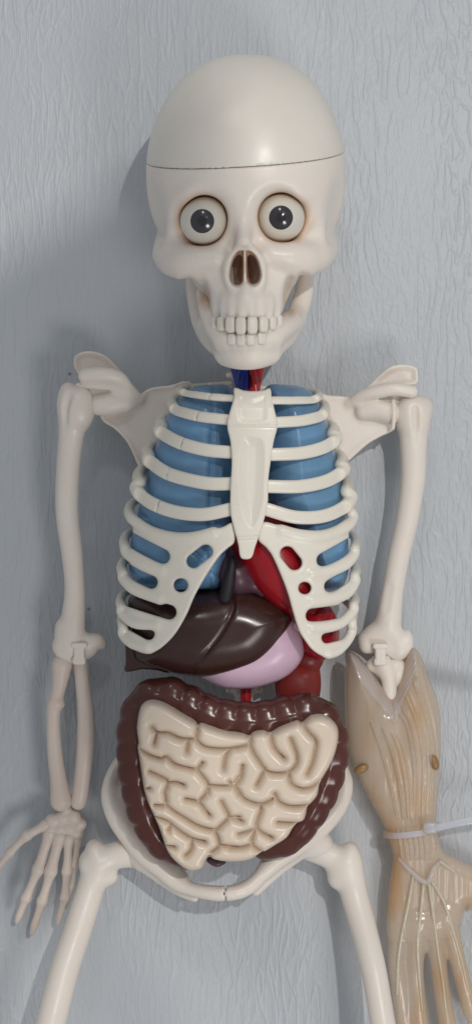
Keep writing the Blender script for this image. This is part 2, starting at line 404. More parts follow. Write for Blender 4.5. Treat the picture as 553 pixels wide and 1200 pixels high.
def build_ribs():
    RC = bpy.data.objects.new('rib_cage', None); C.objects.link(RC); RC.parent = SK
    # sternum
    P = poly([(274.5, 454), (285, 457), (296, 458), (308, 457), (316.5, 454.5), (318.5, 466), (322, 482), (325.3, 498), (320.5, 518), (317, 541), (314.5, 560), (314, 575), (313.5, 590),
              (308.5, 612), (302, 632), (298.5, 642), (296, 651), (292, 655), (284.5, 655), (281, 651), (279.5, 640), (277.5, 632), (274, 619), (270, 600), (270, 572), (271.5, 541), (270, 518), (266, 498), (270, 480), (274, 466)], 168, 4)
    h = 1.0
    v = Vol([P[:,0].min()-6, P[:,1].min()-6, 140], [P[:,0].max()+6, P[:,1].max()+6, 190], h)
    seam = pline([(262, 499), (330, 499)], 170); seam2 = pline([(272, 631), (309, 629)], 170)
    dish1 = poly([(281, 464), (296, 467), (311, 464), (314, 482), (311, 494), (296, 497), (281, 494), (277, 482)], 170)
    dish2 = poly([(284, 516), (300, 513), (309, 522), (309, 560), (307, 590), (300, 612), (294, 618), (286, 605), (281, 580), (280, 545)], 170)
    def top(X, Y, e):
        z = chest_xy(X, Y, -4) + 1.5
        z = z - 1.6 * np.exp(-(line_d2(X, Y, seam) / 1.3) ** 2) - 2.2 * np.exp(-(line_d2(X, Y, seam2) / 1.8) ** 2)
        z = z - 1.4 * np.clip(-poly_d2(X, Y, dish1) / 5, 0, 1) - 4.0 * np.clip(-poly_d2(X, Y, dish2) / 9, 0, 1) ** .8
        return z
    v.sheet(P, top, lambda X, Y, e: chest_xy(X, Y, 9), 0, 2.2)
    v.mesh('sternum', RIBM, RC, 'flat cream breastbone with a dished centre')
    # ribs 1-5 each side: (front pts px,py ; back rise)
    L = [([(272, 466.6), (246, 464.6), (222, 461)], 4.6, -6), ([(268, 492), (234, 488), (208, 481)], 6.4, -13), ([(269, 530), (240, 527), (210, 518.5), (188, 506)], 7.6, -14),
         ([(270, 567), (240, 566), (199.5, 556), (176, 541)], 7.8, -16), ([(269, 597), (237, 603), (202, 599), (173, 587), (160, 573)], 7.8, -20)]
    R = [([(319, 469), (345, 469), (366, 468)], 5.0, -7), ([(324, 495), (352, 493), (374, 488)], 6.6, -14), ([(319, 532.6), (352, 531), (380, 524), (394, 514)], 7.6, -14),
         ([(314, 570), (352, 570), (384, 563), (402, 551)], 7.8, -16), ([(313, 597), (346, 606), (378, 605), (402, 595), (411, 583)], 7.8, -20)]
    def path(pts, r, rise, side):
        py = pts[-1][1]; l, e = edges(py + rise * .5); ex = (l + r * 1.0) if side < 0 else (e - r * 1.0)
        q = [(x, y, float(chest(x, y, r * .8)), r) for x, y in pts]
        k = 1 if side < 0 else -1
        q.append((ex + k * 1.5, py + rise * .35, ZC + 28, r * .97)); q.append((ex, py + rise * .75, ZC, r * .9))
        q.append((ex + k * 6, py + rise * 1.2, 52, r * .75)); q.append((ex + k * 30, py + rise * 1.6, 24, r * .6))
        q.append((ex + k * (abs(ex - 284) - 14), py + rise * 2.0, 22, r * .6))
        return q
    JN = [(246, 464), (231, 488), (213, 521), (197, 555), (185, 594)]; left_ = [5]
    for side, rr in ((-1, L), (1, R)):
        for pts, r, rise in rr:
            q = path(pts, r, rise, side)
            a = np.array(VV(q))
            v = Vol(a.min(0) - 12, a.max(0) + 12, 1.3)
            v.ptube([(x, y, z, r * 1.02) for x, y, z, r in q], 0, n=8)
            Xg, Yg, Zg = v.ax[0][:, None, None], v.ax[1][None, :, None], v.ax[2][None, None, :]
            sf = chest_xy(Xg, Yg, r * .36); sf = sf + 40 * np.clip((ZC + 48 - sf) / 30, 0, 1) ** 2
            v.d = smax(v.d, (Zg - sf) * .8, 2.6).astype(f32)
            # flat-fronted strap with a cartilage joint line
            if side < 0:
                jx, jy = JN[len(JN) - left_[0]]; left_[0] -= 1
                zj = float(chest(jx, jy, r * .5)) + .3
                v.ptube([(jx + 3, jy - 9, zj - 1, 1.15), (jx - 3, jy + 9, zj - 1, 1.15)], 0.6, '-')
            v.mesh('rib', RIBM, RC)
    # costal cartilage with lower ribs
    outl = [(273, 613), (275, 634), (266, 643), (257, 652), (243, 672.6), (229, 697), (219, 720), (206, 742), (192, 757), (180, 765), (168, 767), (156, 762), (147, 752), (146, 735), (147, 712), (149, 690), (151, 665), (153, 640), (156, 612), (178, 619), (202, 625), (228, 625), (246, 622), (262, 617)]
    outr = [(307, 612), (302, 631), (312, 642), (320.5, 655), (335, 690), (342, 714), (349.5, 738), (358, 752), (366, 762), (378, 770), (390, 772.6), (400, 768), (409, 757), (412, 738), (412, 715), (413, 690), (413, 660), (412, 640), (408, 611), (394, 618), (375, 622.5), (350, 621), (328, 616)]
    def caph(a, b, r, z=160):
        A = V(a[0], a[1], z)[:2]; B = V(b[0], b[1], z)[:2]
        return lambda X, Y: seg_d2(X, Y, A, B) - r
    hl = [caph((241, 646.5), (227, 657.5), 7.6), caph((211.6, 686), (212.2, 686), 7.4), caph((150, 633), (190, 652.5), 8.2), caph((142, 668), (176, 683), 7.6),
          caph((140, 702), (198, 717.8), 8), caph((140, 728), (173, 744), 7)]
    hr = [caph((336.5, 649), (345, 659.5), 8), caph((356.7, 689.4), (357.4, 689.6), 6.6), caph((380, 657), (420, 636), 8), caph((388.5, 688), (420, 668), 7.4),
          caph((367, 722), (400, 719), 8), caph((400, 719), (424, 698), 7.5), caph((384, 749), (402, 746), 6.2), caph((402, 746), (424, 722), 6.5)]
    bars_l = [([(250, 624), (217, 631), (182, 625), (160, 612)], 6.5, -20), ([(191, 669), (167.6, 661.5), (150, 649)], 6.5, -20), ([(188, 702), (159, 691), (146, 679)], 6.8, -20),
              ([(185, 732), (159, 730.6), (144, 719)], 6.2, -20), ([(174, 759), (156, 754.5), (145, 744)], 6.2, -26)]
    bars_r = [([(330, 622), (352, 628), (378, 628.5), (404, 618), (413, 607)], 6.8, -20), ([(365, 672), (385, 669), (404, 662), (414, 650)], 6.4, -20), ([(365, 704), (384, 702), (405, 696), (415, 682)], 6.6, -20),
              ([(365, 735), (380, 735), (399, 730), (413, 716)], 6.2, -20), ([(385, 766), (396, 762), (407, 750), (412, 738)], 6.0, -26)]
    for side, outl_, hs, bars, lab in ((-1, outl, hl, bars_l, 'left'), (1, outr, hr, bars_r, 'right')):
        P = poly(outl_, 150, 4)
        v = Vol([P[:,0].min()-22, P[:,1].min()-10, 0], [P[:,0].max()+22, P[:,1].max()+45, 182], 1.3)
        v.sheet(P, lambda X, Y, e: chest_xy(X, Y, 1.5), lambda X, Y, e: chest_xy(X, Y, 11.5), 0, 3.6, holes=hs)
        for pts, r, rise in bars:
            q = path(pts, r, rise, side)
            v.ptube(q, 4, n=6)
        v.mesh('costal_cartilage', RIBM, RC, 'fused lower ribs with rounded gaps')
    # spine
    sp = Vol(V(262, 905, 0), V(312, 430, 0) + [0, 0, 60], 1.6)
    for i in range(20):
        y = 440 + i * 23
        sp.ell(V(286, y, 26), (14, 9, 14), 2, p=2.6); sp.tube([V(262+6, y, 18), V(310-6, y, 18)], 4, 4)
    sp.tube([V(286, 436, 24), V(286, 880, 24)], 10, 4)
    sp.mesh('spine', BONE, SK)

# ================================================================== ORGANS
def build_organs():
    # lungs
    def lung(out, lab, cuts=()):
        P = poly(out, 120, 5)
        v = Vol([P[:,0].min()-6, P[:,1].min()-6, 10], [P[:,0].max()+6, P[:,1].max()+6, 160], 1.5)
        def top(X, Y, e):
            g = np.clip(-e / 42, 0, 1)
            z = chest_xy(X, Y, 20) * .0 + 78 + 64 * np.sqrt(1 - (1 - g) ** 2)
            for c in cuts: z = z - 3 * np.exp(-(line_d2(X, Y, c) / 2.2) ** 2)
            return np.minimum(z, chest_xy(X, Y, 16))
        v.sheet(P, top, lambda X, Y, e: 60 - 40 * np.sqrt(np.clip(-e / 40, 0, 1)), 0, 6)
        v.mesh('lung', LUNG, SK, lab)
    lung([(222, 452), (250, 447), (272, 450), (280, 470), (280, 560), (276, 640), (262, 690), (235, 695), (200, 697), (165, 692), (150, 678), (148, 650), (156, 610), (168, 565), (180, 520), (196, 480)],
         'blue lung behind the ribs, left side of the photo', [pline([(250, 450), (247, 560), (246, 690)], 140), pline([(160, 600), (220, 640), (270, 690)], 140)])
    lung([(310, 452), (338, 447), (366, 455), (384, 485), (396, 530), (406, 580), (411, 630), (412, 670), (402, 692), (380, 694), (366, 680), (352, 650), (335, 620), (316, 600), (308, 560), (308, 500)],
         'blue lung behind the ribs, right side of the photo', [pline([(320, 590), (350, 625), (360, 660)], 140)])
    # heart
    h = Vol(V(235, 790, 0), V(385, 590, 0) + [0, 0, 170], 1.5)
    h.ell(V(322, 655, 108), (40, 74, 44), 6, rot=(0, 0, 34)); h.ell(V(350, 690, 100), (30, 34, 36), 14)
    h.ptube([(316, 596, 100, 12), (306, 622, 112, 16), (304, 640, 112, 16)], 12)
    h.mesh('heart', HEART, SK)
    b = Vol(V(240, 740, 0), V(330, 600, 0) + [0, 0, 150], 1.5)
    b.ell(V(277, 674, 110), (22, 26, 26), 0, rot=(0, 0, 30)); b.ptube([(270, 630, 100, 10), (276, 664, 112, 12), (308, 692, 116, 8)], 8)
    b.mesh('heart_chamber', PURP, SK, 'dusky purple chamber beside the red heart')
    w = Vol(V(250, 730, 0), V(290, 640, 0) + [0, 0, 150], 1.2)
    w.ptube([(273, 656, 137, 4.5), (271, 668, 139, 5.5), (268, 682, 138, 7.5), (264, 700, 132, 8)], 0)
    w.mesh('vein', VEIN, SK, 'short black vein above the liver')
    s = Vol(V(340, 790, 0), V(412, 685, 0) + [0, 0, 130], 1.5)
    s.ell(V(372, 738, 84), (25, 36, 30), 0, rot=(0, 0, 8)); s.mesh('spleen', HEART, SK, 'red spleen seen through the lower rib gaps')
    k = Vol(V(320, 900, 0), V(395, 740, 0) + [0, 0, 110], 1.5)
    k.ell(V(349, 800, 52), (27, 46, 24), 0); k.ell(V(360, 772, 66), (19, 16, 16), 10)
    k.mesh('kidney', RED2, SK)
    a = Vol(V(270, 900, 0), V(305, 690, 0) + [0, 0, 100], 1.3)
    a.ptube([(288, 700, 60, 7), (288, 800, 62, 6.5), (289, 890, 62, 6)], 0); a.mesh('blood_vessel', VRED, SK, 'red vessel below the stomach')
    # neck vessels
    n1 = Vol(V(262, 480, 0), V(325, 405, 0) + [0, 0, 150], 1.2)
    n1.ptube([(275, 418, 100, 9), (281, 438, 112, 9), (286, 460, 122, 8)], 3); n1.ptube([(284, 415, 116, 5), (288, 436, 122, 5), (286, 462, 128, 5)], 3)
    n1.ptube([(292, 418, 104, 4), (282, 440, 125, 3.5), (279, 462, 128, 3)], 2)
    n1.mesh('blood_vessel', VBLUE, SK, 'blue neck vessel')
    n2 = Vol(V(262, 480, 0), V(325, 405, 0) + [0, 0, 150], 1.2)
    n2.ptube([(306, 415, 108, 8), (301, 436, 118, 7.5), (297, 462, 126, 6.5)], 3); n2.ptube([(292, 424, 120, 3), (297, 440, 128, 3), (300, 460, 130, 3)], 2)
    n2.mesh('blood_vessel', VRED, SK, 'red neck vessel')
    # liver
    P = poly([(150, 700), (190, 690), (232, 694), (262, 688), (290, 690), (316, 699), (340, 712), (346, 722), (341, 740), (328, 762), (306, 782), (280, 792), (250, 797), (224, 797), (200, 793), (184, 788), (166, 782), (152, 770), (148, 740)], 125, 5)
    v = Vol([P[:,0].min()-6, P[:,1].min()-6, 20], [P[:,0].max()+6, P[:,1].max()+6, 160], 1.3)
    cr = pline([(272, 700), (274, 712), (268, 728), (256, 748), (240, 768), (226, 790)], 145)
    def top(X, Y, e):
        g = np.clip(-e / 40, 0, 1); z = 95 + 45 * np.sqrt(1 - (1 - g) ** 2)
        side = (X - np.interp(-Y, -cr[:,1], cr[:,0]))
        dl = line_d2(X, Y, cr)
        z = z - 1.6 * np.exp(-(dl / 3) ** 2) + np.where(side > 0, 3 * np.exp(-dl / 30), 0) * np.clip(dl / 3, 0, 1)
        return np.minimum(z, chest_xy(X, Y, 16) + np.clip((X + 60) / 10, 0, 1) * 30)
    v.sheet(P, top, lambda X, Y, e: 60 + 0 * X, 0, 8); lv = v.mesh('liver', LIVER, SK, 'glossy dark brown liver')
    P = poly([(147, 720), (160, 735), (190, 765), (206, 780), (198, 788), (184, 785), (166, 784), (150, 787), (146.5, 784), (148, 772)], 95, 4)
    v = Vol([P[:,0].min()-6, P[:,1].min()-6, 60], [P[:,0].max()+6, P[:,1].max()+6, 120], 1.2)
    v.sheet(P, lambda X, Y, e: 104 + 0 * X, lambda X, Y, e: 88 + 0 * X, 0, 3); v.mesh('lobe', LIVER, lv)
    # stomach
    P = poly([(300, 705), (335, 715), (348, 730), (357, 748), (358, 768), (350, 784), (334, 798), (312, 807), (288, 811), (264, 810), (244, 802), (232, 790), (260, 760)], 112, 5)
    v = Vol([P[:,0].min()-6, P[:,1].min()-6, 40], [P[:,0].max()+6, P[:,1].max()+6, 150], 1.3)
    v.sheet(P, lambda X, Y, e: 84 + 40 * np.sqrt(1 - (1 - np.clip(-e / 34, 0, 1)) ** 2), lambda X, Y, e: 80 - 20 * np.clip(-e / 34, 0, 1), 0, 5)
    v.mesh('stomach', STOM, SK, 'lilac stomach tucked under the liver')
    # colon
    path = [(214, 995, 96), (190, 985, 100), (172, 955, 106), (163, 920, 110), (159, 885, 112), (160, 850, 112), (170, 824, 112), (192, 814, 113), (218, 824, 114), (248, 838, 116), (284, 844, 117), (318, 842, 116),
            (350, 834, 114), (372, 838, 112), (385, 860, 110), (386, 890, 108), (376, 925, 106), (360, 955, 102), (338, 980, 98), (312, 988, 94)]
    Q = spline(np.array(VV(path)), 24)
    L = np.concatenate([[0], np.cumsum(np.linalg.norm(np.diff(Q, axis=0), axis=1))])
    v = Vol(V(120, 1030, 60) - [0, 0, 5], V(425, 780, 60) + [0, 0, 95], 1.5)
    v.tube(Q[::12], 19, 0)
    step = 22.0; n = int(L[-1] / step)
    for i in range(n + 1):
        p = np.array([np.interp(i * step, L, Q[:, k]) for k in range(3)]); p2 = np.array([np.interp(i * step + 2, L, Q[:, k]) for k in range(3)])
        ang = math.degrees(math.atan2(p2[1] - p[1], p2[0] - p[0]))
        q_ = 1 - .12 * min(1, max(0, (abs(i - n / 2) - n * .3) / (n * .15)))
        v.ell(p, (14.5, 22.5 * q_, 22 * q_), 4, rot=(0, 0, ang), p=2.9)
    v.tube([p + np.array([0, 0, 17]) for p in Q[::12]], 3.5, 4)      # band along the top
    li = v.mesh('large_intestine', COLON, SK, 'maroon segmented large intestine')
    # small intestine
    OUT = [(163, 835), (168, 826), (177, 822), (191, 825), (210, 836), (228, 847), (231.5, 852), (236, 849), (250, 854), (268, 859), (284, 861), (292, 864), (297, 860), (308, 857.5), (317, 860), (330, 853), (348, 846.5), (354, 849), (364, 841), (376, 839.5),
           (388, 845), (396, 857), (396, 872), (390, 893), (378, 914), (374, 922), (372, 934), (364, 944), (360, 948), (357, 962), (348, 967), (343, 973), (336, 984), (322, 993), (311, 999.5), (306, 1001), (294, 1009), (276, 1012), (258, 1011), (248, 1008), (246, 1004), (240, 1012), (236, 1020), (222, 1022),
           (208, 1014), (196, 1000), (187, 975), (180, 958), (177, 952), (172, 940), (168, 925), (165, 905), (161, 878), (162, 872), (160, 855)]
    P = poly(OUT, 150, 3)
    raw = [((150, 810), [[(118,180),(145,208),(200,212),(250,235),(300,243),(335,238),(345,200),(346,165)], [(145,208),(130,265)], [(45,285),(100,320),(160,340),(190,332),(230,365),(290,383),(340,390),(370,360)], [(340,390),(375,430),(400,470),(395,510)],
             [(300,245),(292,305)], [(335,240),(380,280),(470,292),(553,285)], [(510,290),(485,330),(475,390)], [(400,470),(460,475),(520,470),(553,430)], [(105,405),(160,430),(197,455),(182,510)], [(195,462),(235,458),(275,470)]]),
           ((270, 810), [[(0,290),(90,270),(98,225),(100,200)], [(95,270),(120,320),(160,380),(168,395),(130,470)], [(60,375),(50,430),(20,470),(-5,460)], [(168,395),(200,408),(240,412),(290,405),(325,370),(330,320),(300,240)], [(200,205),(215,280),(265,335)],
             [(358,160),(385,205),(425,250),(420,310),(405,370),(382,418)], [(290,408),(300,460),(350,490),(400,485),(450,455),(470,440)]]),
           ((150, 910), [[(182,85),(185,145),(130,150)], [(185,145),(230,180),(280,210),(350,250),(430,270),(470,240),(500,205),(485,165),(465,125)], [(285,115),(350,130),(380,165),(405,195)], [(350,130),(385,90),(405,50)], [(500,205),(553,205)],
             [(530,45),(553,90)], [(120,208),(170,220),(212,242),(200,275)], [(212,242),(260,280),(320,315),(380,330)], [(320,315),(312,370),(285,400)], [(185,355),(228,358)], [(430,270),(455,345),(415,385)], [(455,348),(553,360)], [(80,70),(105,65)]]),
           ((270, 910), [[(-5,30),(30,60),(60,105),(100,128),(145,140),(180,132),(212,115)], [(220,90),(235,122),(270,145),(320,155),(400,150)], [(145,140),(152,170),(130,260),(205,310)], [(235,235),(345,243)], [(130,265),(85,280),(40,292)], [(125,265),(105,340),(160,385)], [(-5,360),(50,360),(105,345)], [(-5,205),(55,225)]])]
    G = []
    for (ox, oy), ls in raw:
        for l in ls: G.append(pline([(x / 4.254 + ox, y / 4.254 + oy) for x, y in l], 154, 4))
    hs_ = .62
    xs = np.arange(P[:,0].min() - 4, P[:,0].max() + 4, hs_); ys = np.arange(P[:,1].min() - 4, P[:,1].max() + 4, hs_)
    X, Y = np.meshgrid(xs, ys, indexing='ij')
    e = poly_d2(X, Y, P); g = -e + .3
    for l in G: g = np.minimum(g, line_d2(X, Y, l))
    # soften the ridge where two folds meet, then a round, fat fold profile
    g = np.clip((np.sqrt(np.maximum(g - .25, 0) ** 2 + .12) - .346) / 8.2, 0, 1)
    Z = 137 + 6 * np.clip(-e / 60, 0, 1) + 15.5 * np.power(1 - (1 - g) ** 2.5, .5)
    for _ in range(2):
        Zp = np.pad(Z, 1, mode='edge'); Z = .5 * Z + .125 * (Zp[2:, 1:-1] + Zp[:-2, 1:-1] + Zp[1:-1, 2:] + Zp[1:-1, :-2])
    Z = np.where(e > 0, Z - 9 * e, Z)
    keep = e < 1.6
    nx_, ny_ = X.shape
    cell = keep[:-1, :-1] & keep[1:, :-1] & keep[:-1, 1:] & keep[1:, 1:]
    I = np.argwhere(cell); a_ = I[:, 0] * ny_ + I[:, 1]
    q = np.stack([a_, a_ + ny_, a_ + ny_ + 1, a_ + 1], 1)
    N_ = nx_ * ny_
    side = []
    for di, dj, u, w_ in ((0, -1, 0, 1), (1, 0, 1, 2), (0, 1, 2, 3), (-1, 0, 3, 0)):
        cp = np.pad(cell, 1); nb = cp[1 + di:1 + di + nx_ - 1, 1 + dj:1 + dj + ny_ - 1][I[:, 0], I[:, 1]]
        m_ = ~nb; A_, B_ = q[m_, u], q[m_, w_]
        side.append(np.stack([B_, A_, A_ + N_, B_ + N_], 1))
    allq = np.concatenate([q, q[:, ::-1] + N_] + side)
    vv = np.concatenate([np.stack([X, Y, Z], -1).reshape(-1, 3), np.stack([X, Y, 0 * Z + 118], -1).reshape(-1, 3)])
    used, inv = np.unique(allq, return_inverse=True)
    link('small_intestine', vv[used], inv.reshape(allq.shape), GUT, SK, 'cream moulded slab of coiled small intestine')
    d = Vol(V(238, 1030, 100), V(275, 1000, 100) + [0, 0, 40], 1.2)
    d.ptube([(246, 1008, 118, 4), (254, 1012, 120, 4), (262, 1010, 118, 3)], 0); d.mesh('rectum', PURP, SK)

# ================================================================== PELVIS, LEGS
def build_lower():
    v = Vol(V(105, 1075, 0), V(428, 870, 0) + [0, 0, 112], 1.6)
    v.ptube([(150, 878, 30, 5), (136, 898, 36, 6), (128, 918, 44, 7), (127, 938, 50, 8), (136, 962, 56, 9), (152, 984, 62, 9.5), (170, 1004, 70, 10), (190, 1020, 76, 10), (206, 1034, 80, 9), (222, 1041, 84, 8), (240, 1045, 88, 8.5), (258, 1047, 90, 9),
             (278, 1045, 90, 9), (293, 1038, 86, 9), (308, 1024, 82, 8.5), (326, 1008, 78, 9), (348, 992, 72, 10), (370, 976, 64, 10), (390, 956, 58, 9.5), (402, 936, 50, 9), (405, 915, 44, 8), (400, 898, 38, 6)], 4)
    for Q in ([(148, 880), (130, 910), (130, 945), (168, 1000), (205, 1028), (225, 1010), (220, 960), (200, 910), (170, 880)], [(400, 885), (404, 925), (398, 950), (350, 990), (318, 1012), (300, 1000), (320, 960), (350, 910), (380, 880)]):
        P = poly(Q, 40, 5)
        v.sheet(P, lambda X, Y, e: 46 - 18 * np.sqrt(np.clip(-e / 26, 0, 1)), lambda X, Y, e: 34 - 18 * np.sqrt(np.clip(-e / 26, 0, 1)), 8, 3)
    v.ptube([(142, 930, 40, 7), (150, 960, 48, 9), (168, 988, 58, 10), (192, 1010, 64, 9), (214, 1028, 72, 6)], 14)
    v.ptube([(392, 925, 40, 7), (384, 950, 46, 9), (362, 974, 56, 10), (334, 996, 66, 9), (312, 1014, 74, 6)], 14)
    v.ptube([(170, 1010, 58, 12), (205, 1040, 66, 7), (228, 1052, 76, 5)], 8)
    v.ptube([(366, 985, 56, 12), (330, 1015, 64, 8), (300, 1045, 76, 5)], 8)
    v.ell(V(166, 1000, 48), (20, 18, 18), 8); v.ell(V(370, 990, 48), (20, 18, 18), 8)
    crack = lambda X, Y, Z: 0.75 - np.abs(X + 12.5 - 1.5 * np.sign(np.sin(Y * .55)) * 0.6) + 0 * Y + np.where(Y < -360, 0, -9)
    v.mesh('pelvis', BONE, SK, clip=lambda X, Y, Z: np.minimum(crack(X, Y, Z), 4))
    # femurs
    f = Vol(V(20, 1330, 0), V(190, 970, 0) + [0, 0, 146], 1.8)
    f.ptube([(186, 1000, 46, 18), (160, 1000, 46, 16.5), (138, 1002, 46, 16), (118, 1010, 48, 16)], 5)
    f.ell(V(111, 997, 48), (11, 14, 15), 8); f.ell(V(101, 1010, 46), (8, 12, 14), 6); f.ell(V(126, 1027, 46), (12.5, 10.5, 12), 7)
    f.ptube([(114, 1014, 48, 16), (107, 1040, 50, 16), (93, 1085, 64, 16.5), (75, 1140, 84, 17), (56, 1215, 104, 18), (30, 1320, 120, 20)], 8)
    f.mesh('thigh_bone', BONE, SK)
    f = Vol(V(352, 1330, 0), V(510, 970, 0) + [0, 0, 146], 1.8)
    f.ptube([(362, 990, 46, 18), (382, 1000, 46, 16), (402, 1012, 47, 15)], 5)
    f.ell(V(410, 999, 47), (10, 13, 14), 6); f.ell(V(394, 1030, 46), (10, 11, 12), 8); f.ell(V(400, 1018, 46), (16, 18, 15), 8)
    f.ptube([(407, 1012, 48, 18), (414, 1045, 50, 16.5), (426, 1090, 66, 15.5), (438, 1140, 88, 15), (450, 1210, 108, 15), (470, 1320, 124, 17)], 8)
    f.mesh('thigh_bone', BONE, SK)

# ================================================================== SHOULDERS, ARMS
def build_arms():
    # left blade
    v = Vol(V(70, 620, 0), V(250, 395, 0) + [0, 0, 110], 1.5)
    P = poly([(124, 440), (150, 448), (163, 466), (173, 456), (198, 452), (228, 455), (228, 560), (196, 590), (174, 568), (163, 548), (150, 520), (135, 503), (118, 490), (116, 462)], 46, 4)
    v.sheet(P, lambda X, Y, e: 50 + 0.05 * X + 4 * np.exp(-(e / 4) ** 2), lambda X, Y, e: 41 + .05 * X, 0, 3)
    v.ptube([(116, 475, 56, 12), (130, 474, 55, 13.5), (146, 472, 52, 12)], 6)
    v.ptube([(100, 440, 70, 8.5), (120, 439, 72, 9), (139, 443, 68, 8.5), (152, 456, 58, 6), (163, 468, 50, 5)], 10)
    v.ptube([(92, 452, 60, 3.5), (112, 452, 66, 4), (135, 454, 62, 4), (152, 462, 54, 3.5)], 8)
    E = poly([(87, 428), (88, 418), (97, 412.5), (110, 412), (124, 417), (137, 429), (147, 441), (155, 452), (164, 465), (150, 460), (130, 448), (100, 446), (91, 437)], 44, 4)
    v.sheet(E, lambda X, Y, e: 48 - 5 * np.clip(-e / 7, 0, 1), lambda X, Y, e: 38 + 0 * X, 4, 2.5)
    W_ = poly([(96, 440), (120, 436), (142, 442), (162, 464), (145, 476), (118, 476), (101, 458)], 56, 4)
    v.sheet(W_, lambda X, Y, e: 57 + 0 * X, lambda X, Y, e: 46 + 0 * X, 5, 3)
    v.mesh('shoulder_blade', BONE, SK)
    v = Vol(V(370, 620, 0), V(510, 410, 0) + [0, 0, 110], 1.5)
    P = poly([(345, 458), (383, 463), (405, 465), (411, 471), (425, 458), (446, 450), (462, 462), (463, 500), (445, 512), (430, 521), (411, 538), (400, 548), (392, 575), (360, 580), (345, 560)], 46, 4)
    v.sheet(P, lambda X, Y, e: 50 + 1.5 * np.exp(-(e / 6) ** 2), lambda X, Y, e: 41 + 0 * X, 0, 3)
    v.ptube([(426, 482, 54, 10), (442, 480, 55, 13), (458, 484, 57, 13)], 6)
    v.ptube([(410, 472, 50, 5), (424, 464, 60, 7), (442, 459, 68, 8), (462, 456, 72, 8), (482, 459, 70, 7.5)], 6)
    E = poly([(406, 467), (414, 466), (428, 455), (444, 440), (457, 430), (472, 427), (487, 431), (489, 441), (487, 450), (470, 452), (448, 455), (428, 466), (414, 475)], 46, 4)
    v.sheet(E, lambda X, Y, e: 50 - 5 * np.clip(-e / 7, 0, 1), lambda X, Y, e: 40 + 0 * X, 4, 2.5)
    W_ = poly([(414, 470), (428, 460), (455, 452), (482, 456), (478, 470), (458, 478), (430, 484)], 56, 4)
    v.sheet(W_, lambda X, Y, e: 57 + 0 * X, lambda X, Y, e: 46 + 0 * X, 5, 3)
    v.ptube([(460.5, 470, 66, 2.6), (461.5, 486, 70, 2.8), (460, 502, 66, 2.4)], 3)
    v.mesh('shoulder_blade', BONE, SK)
    # left humerus
    v = Vol(V(48, 800, 0), V(138, 430, 0) + [0, 0, 90], 1.4)
    v.ell(V(92, 478, 55), (19, 26, 20), 0, p=2.4); v.ell(V(80, 470, 52), (12, 22, 18), 6); 
    v.ptube([(88, 480, 54, 20), (84, 510, 52, 15), (80, 550, 50, 13.8), (79, 600, 48, 13.4), (85, 650, 46, 12.6), (88, 690, 44, 12), (86, 725, 42, 14), (84, 750, 40, 15)], 6)
    v.ptube([(74, 735, 40, 9), (76, 762, 40, 11), (92, 757, 40, 13), (112, 752, 38, 10), (119, 754, 36, 7)], 8)
    v.ptube([(70, 758, 38, 8), (80, 768, 38, 8), (94, 768, 38, 8), (106, 762, 38, 8)], 6)
    v.ptube([(80, 462, 74, 5), (77, 490, 70, 3), (76, 512, 68, 1)], 4, '-')
    v.ptube([(108, 458, 64, 1), (112, 478, 66, 1.4), (109, 496, 64, 1)], 2, '-')
    u = v.mesh('upper_arm_bone', BONE, SK)
    pin('elbow_pin', 93.5, 763, 50, u)
    v = Vol(V(405, 800, 0), V(520, 440, 0) + [0, 0, 90], 1.4)
    v.ell(V(483, 487, 55), (19, 24, 20), 0, p=2.4); v.ell(V(495, 478, 50), (12, 14, 16), 5)
    v.ptube([(484, 486, 54, 20), (484, 520, 52, 16), (483, 565, 50, 14.5), (476, 610, 48, 13.5), (466, 655, 46, 13), (459, 695, 44, 13), (455, 725, 42, 15)], 6)
    v.ptube([(428, 748, 38, 9), (446, 740, 40, 13), (462, 745, 42, 12), (470, 758, 42, 10)], 8); v.ptube([(430, 757, 40, 9), (448, 757, 41, 10), (466, 763, 42, 11)], 8); v.ell(V(477, 752, 42), (7, 14, 10), 6)
    v.ptube([(455, 690, 62, 6), (452, 712, 62, 6)], 6, '-')
    v.ptube([(486, 478, 76, 4), (488, 520, 70, 2)], 4, '-')
    u = v.mesh('upper_arm_bone', BONE, SK)
    pin('elbow_pin', 445, 764, 52, u)
    # right forearm inside the sleeve
    v = Vol(V(425, 985, 0), V(510, 765, 0) + [0, 0, 80], 1.6)
    v.ptube([(446, 772, 46, 10), (455, 796, 44, 9), (458, 850, 38, 9), (474, 900, 34, 8), (482, 950, 32, 8)], 3)
    v.ptube([(436, 780, 38, 8), (452, 784, 38, 10), (468, 782, 38, 9)], 8)
    v.ptube([(464, 780, 40, 9), (480, 820, 38, 8), (492, 870, 36, 8), (494, 950, 32, 8)], 3)
    v.mesh('forearm_bone', BONE, SK, 'forearm bones sheathed in the clear muscle sleeve')
    # left forearm
    v = Vol(V(45, 965, 0), V(125, 760, 0) + [0, 0, 70], 1.3)
    v.ptube([(73, 779, 38, 12), (71, 796, 37, 9.5), (68, 812, 36, 8), (64, 828, 36, 8.5), (63, 850, 35, 8), (65, 885, 33, 9), (69, 915, 32, 10), (72, 938, 30, 13)], 3)
    v.ell(V(67, 825, 37), (9.5, 7, 9), 4)
    v.mesh('forearm_bone', HANDM, SK)
    v = Vol(V(70, 965, 0), V(130, 760, 0) + [0, 0, 70], 1.3)
    v.ptube([(95, 777, 38, 8.5), (97, 800, 38, 8.5), (101, 835, 37, 10), (101, 865, 35, 10.5), (98, 900, 33, 9.5), (94, 930, 31, 9.5), (92, 940, 30, 9)], 3)
    v.mesh('forearm_bone', HANDM, SK)
    # left hand
    v = Vol(V(45, 1000, 0), V(112, 938, 0) + [0, 0, 60], 1.2)
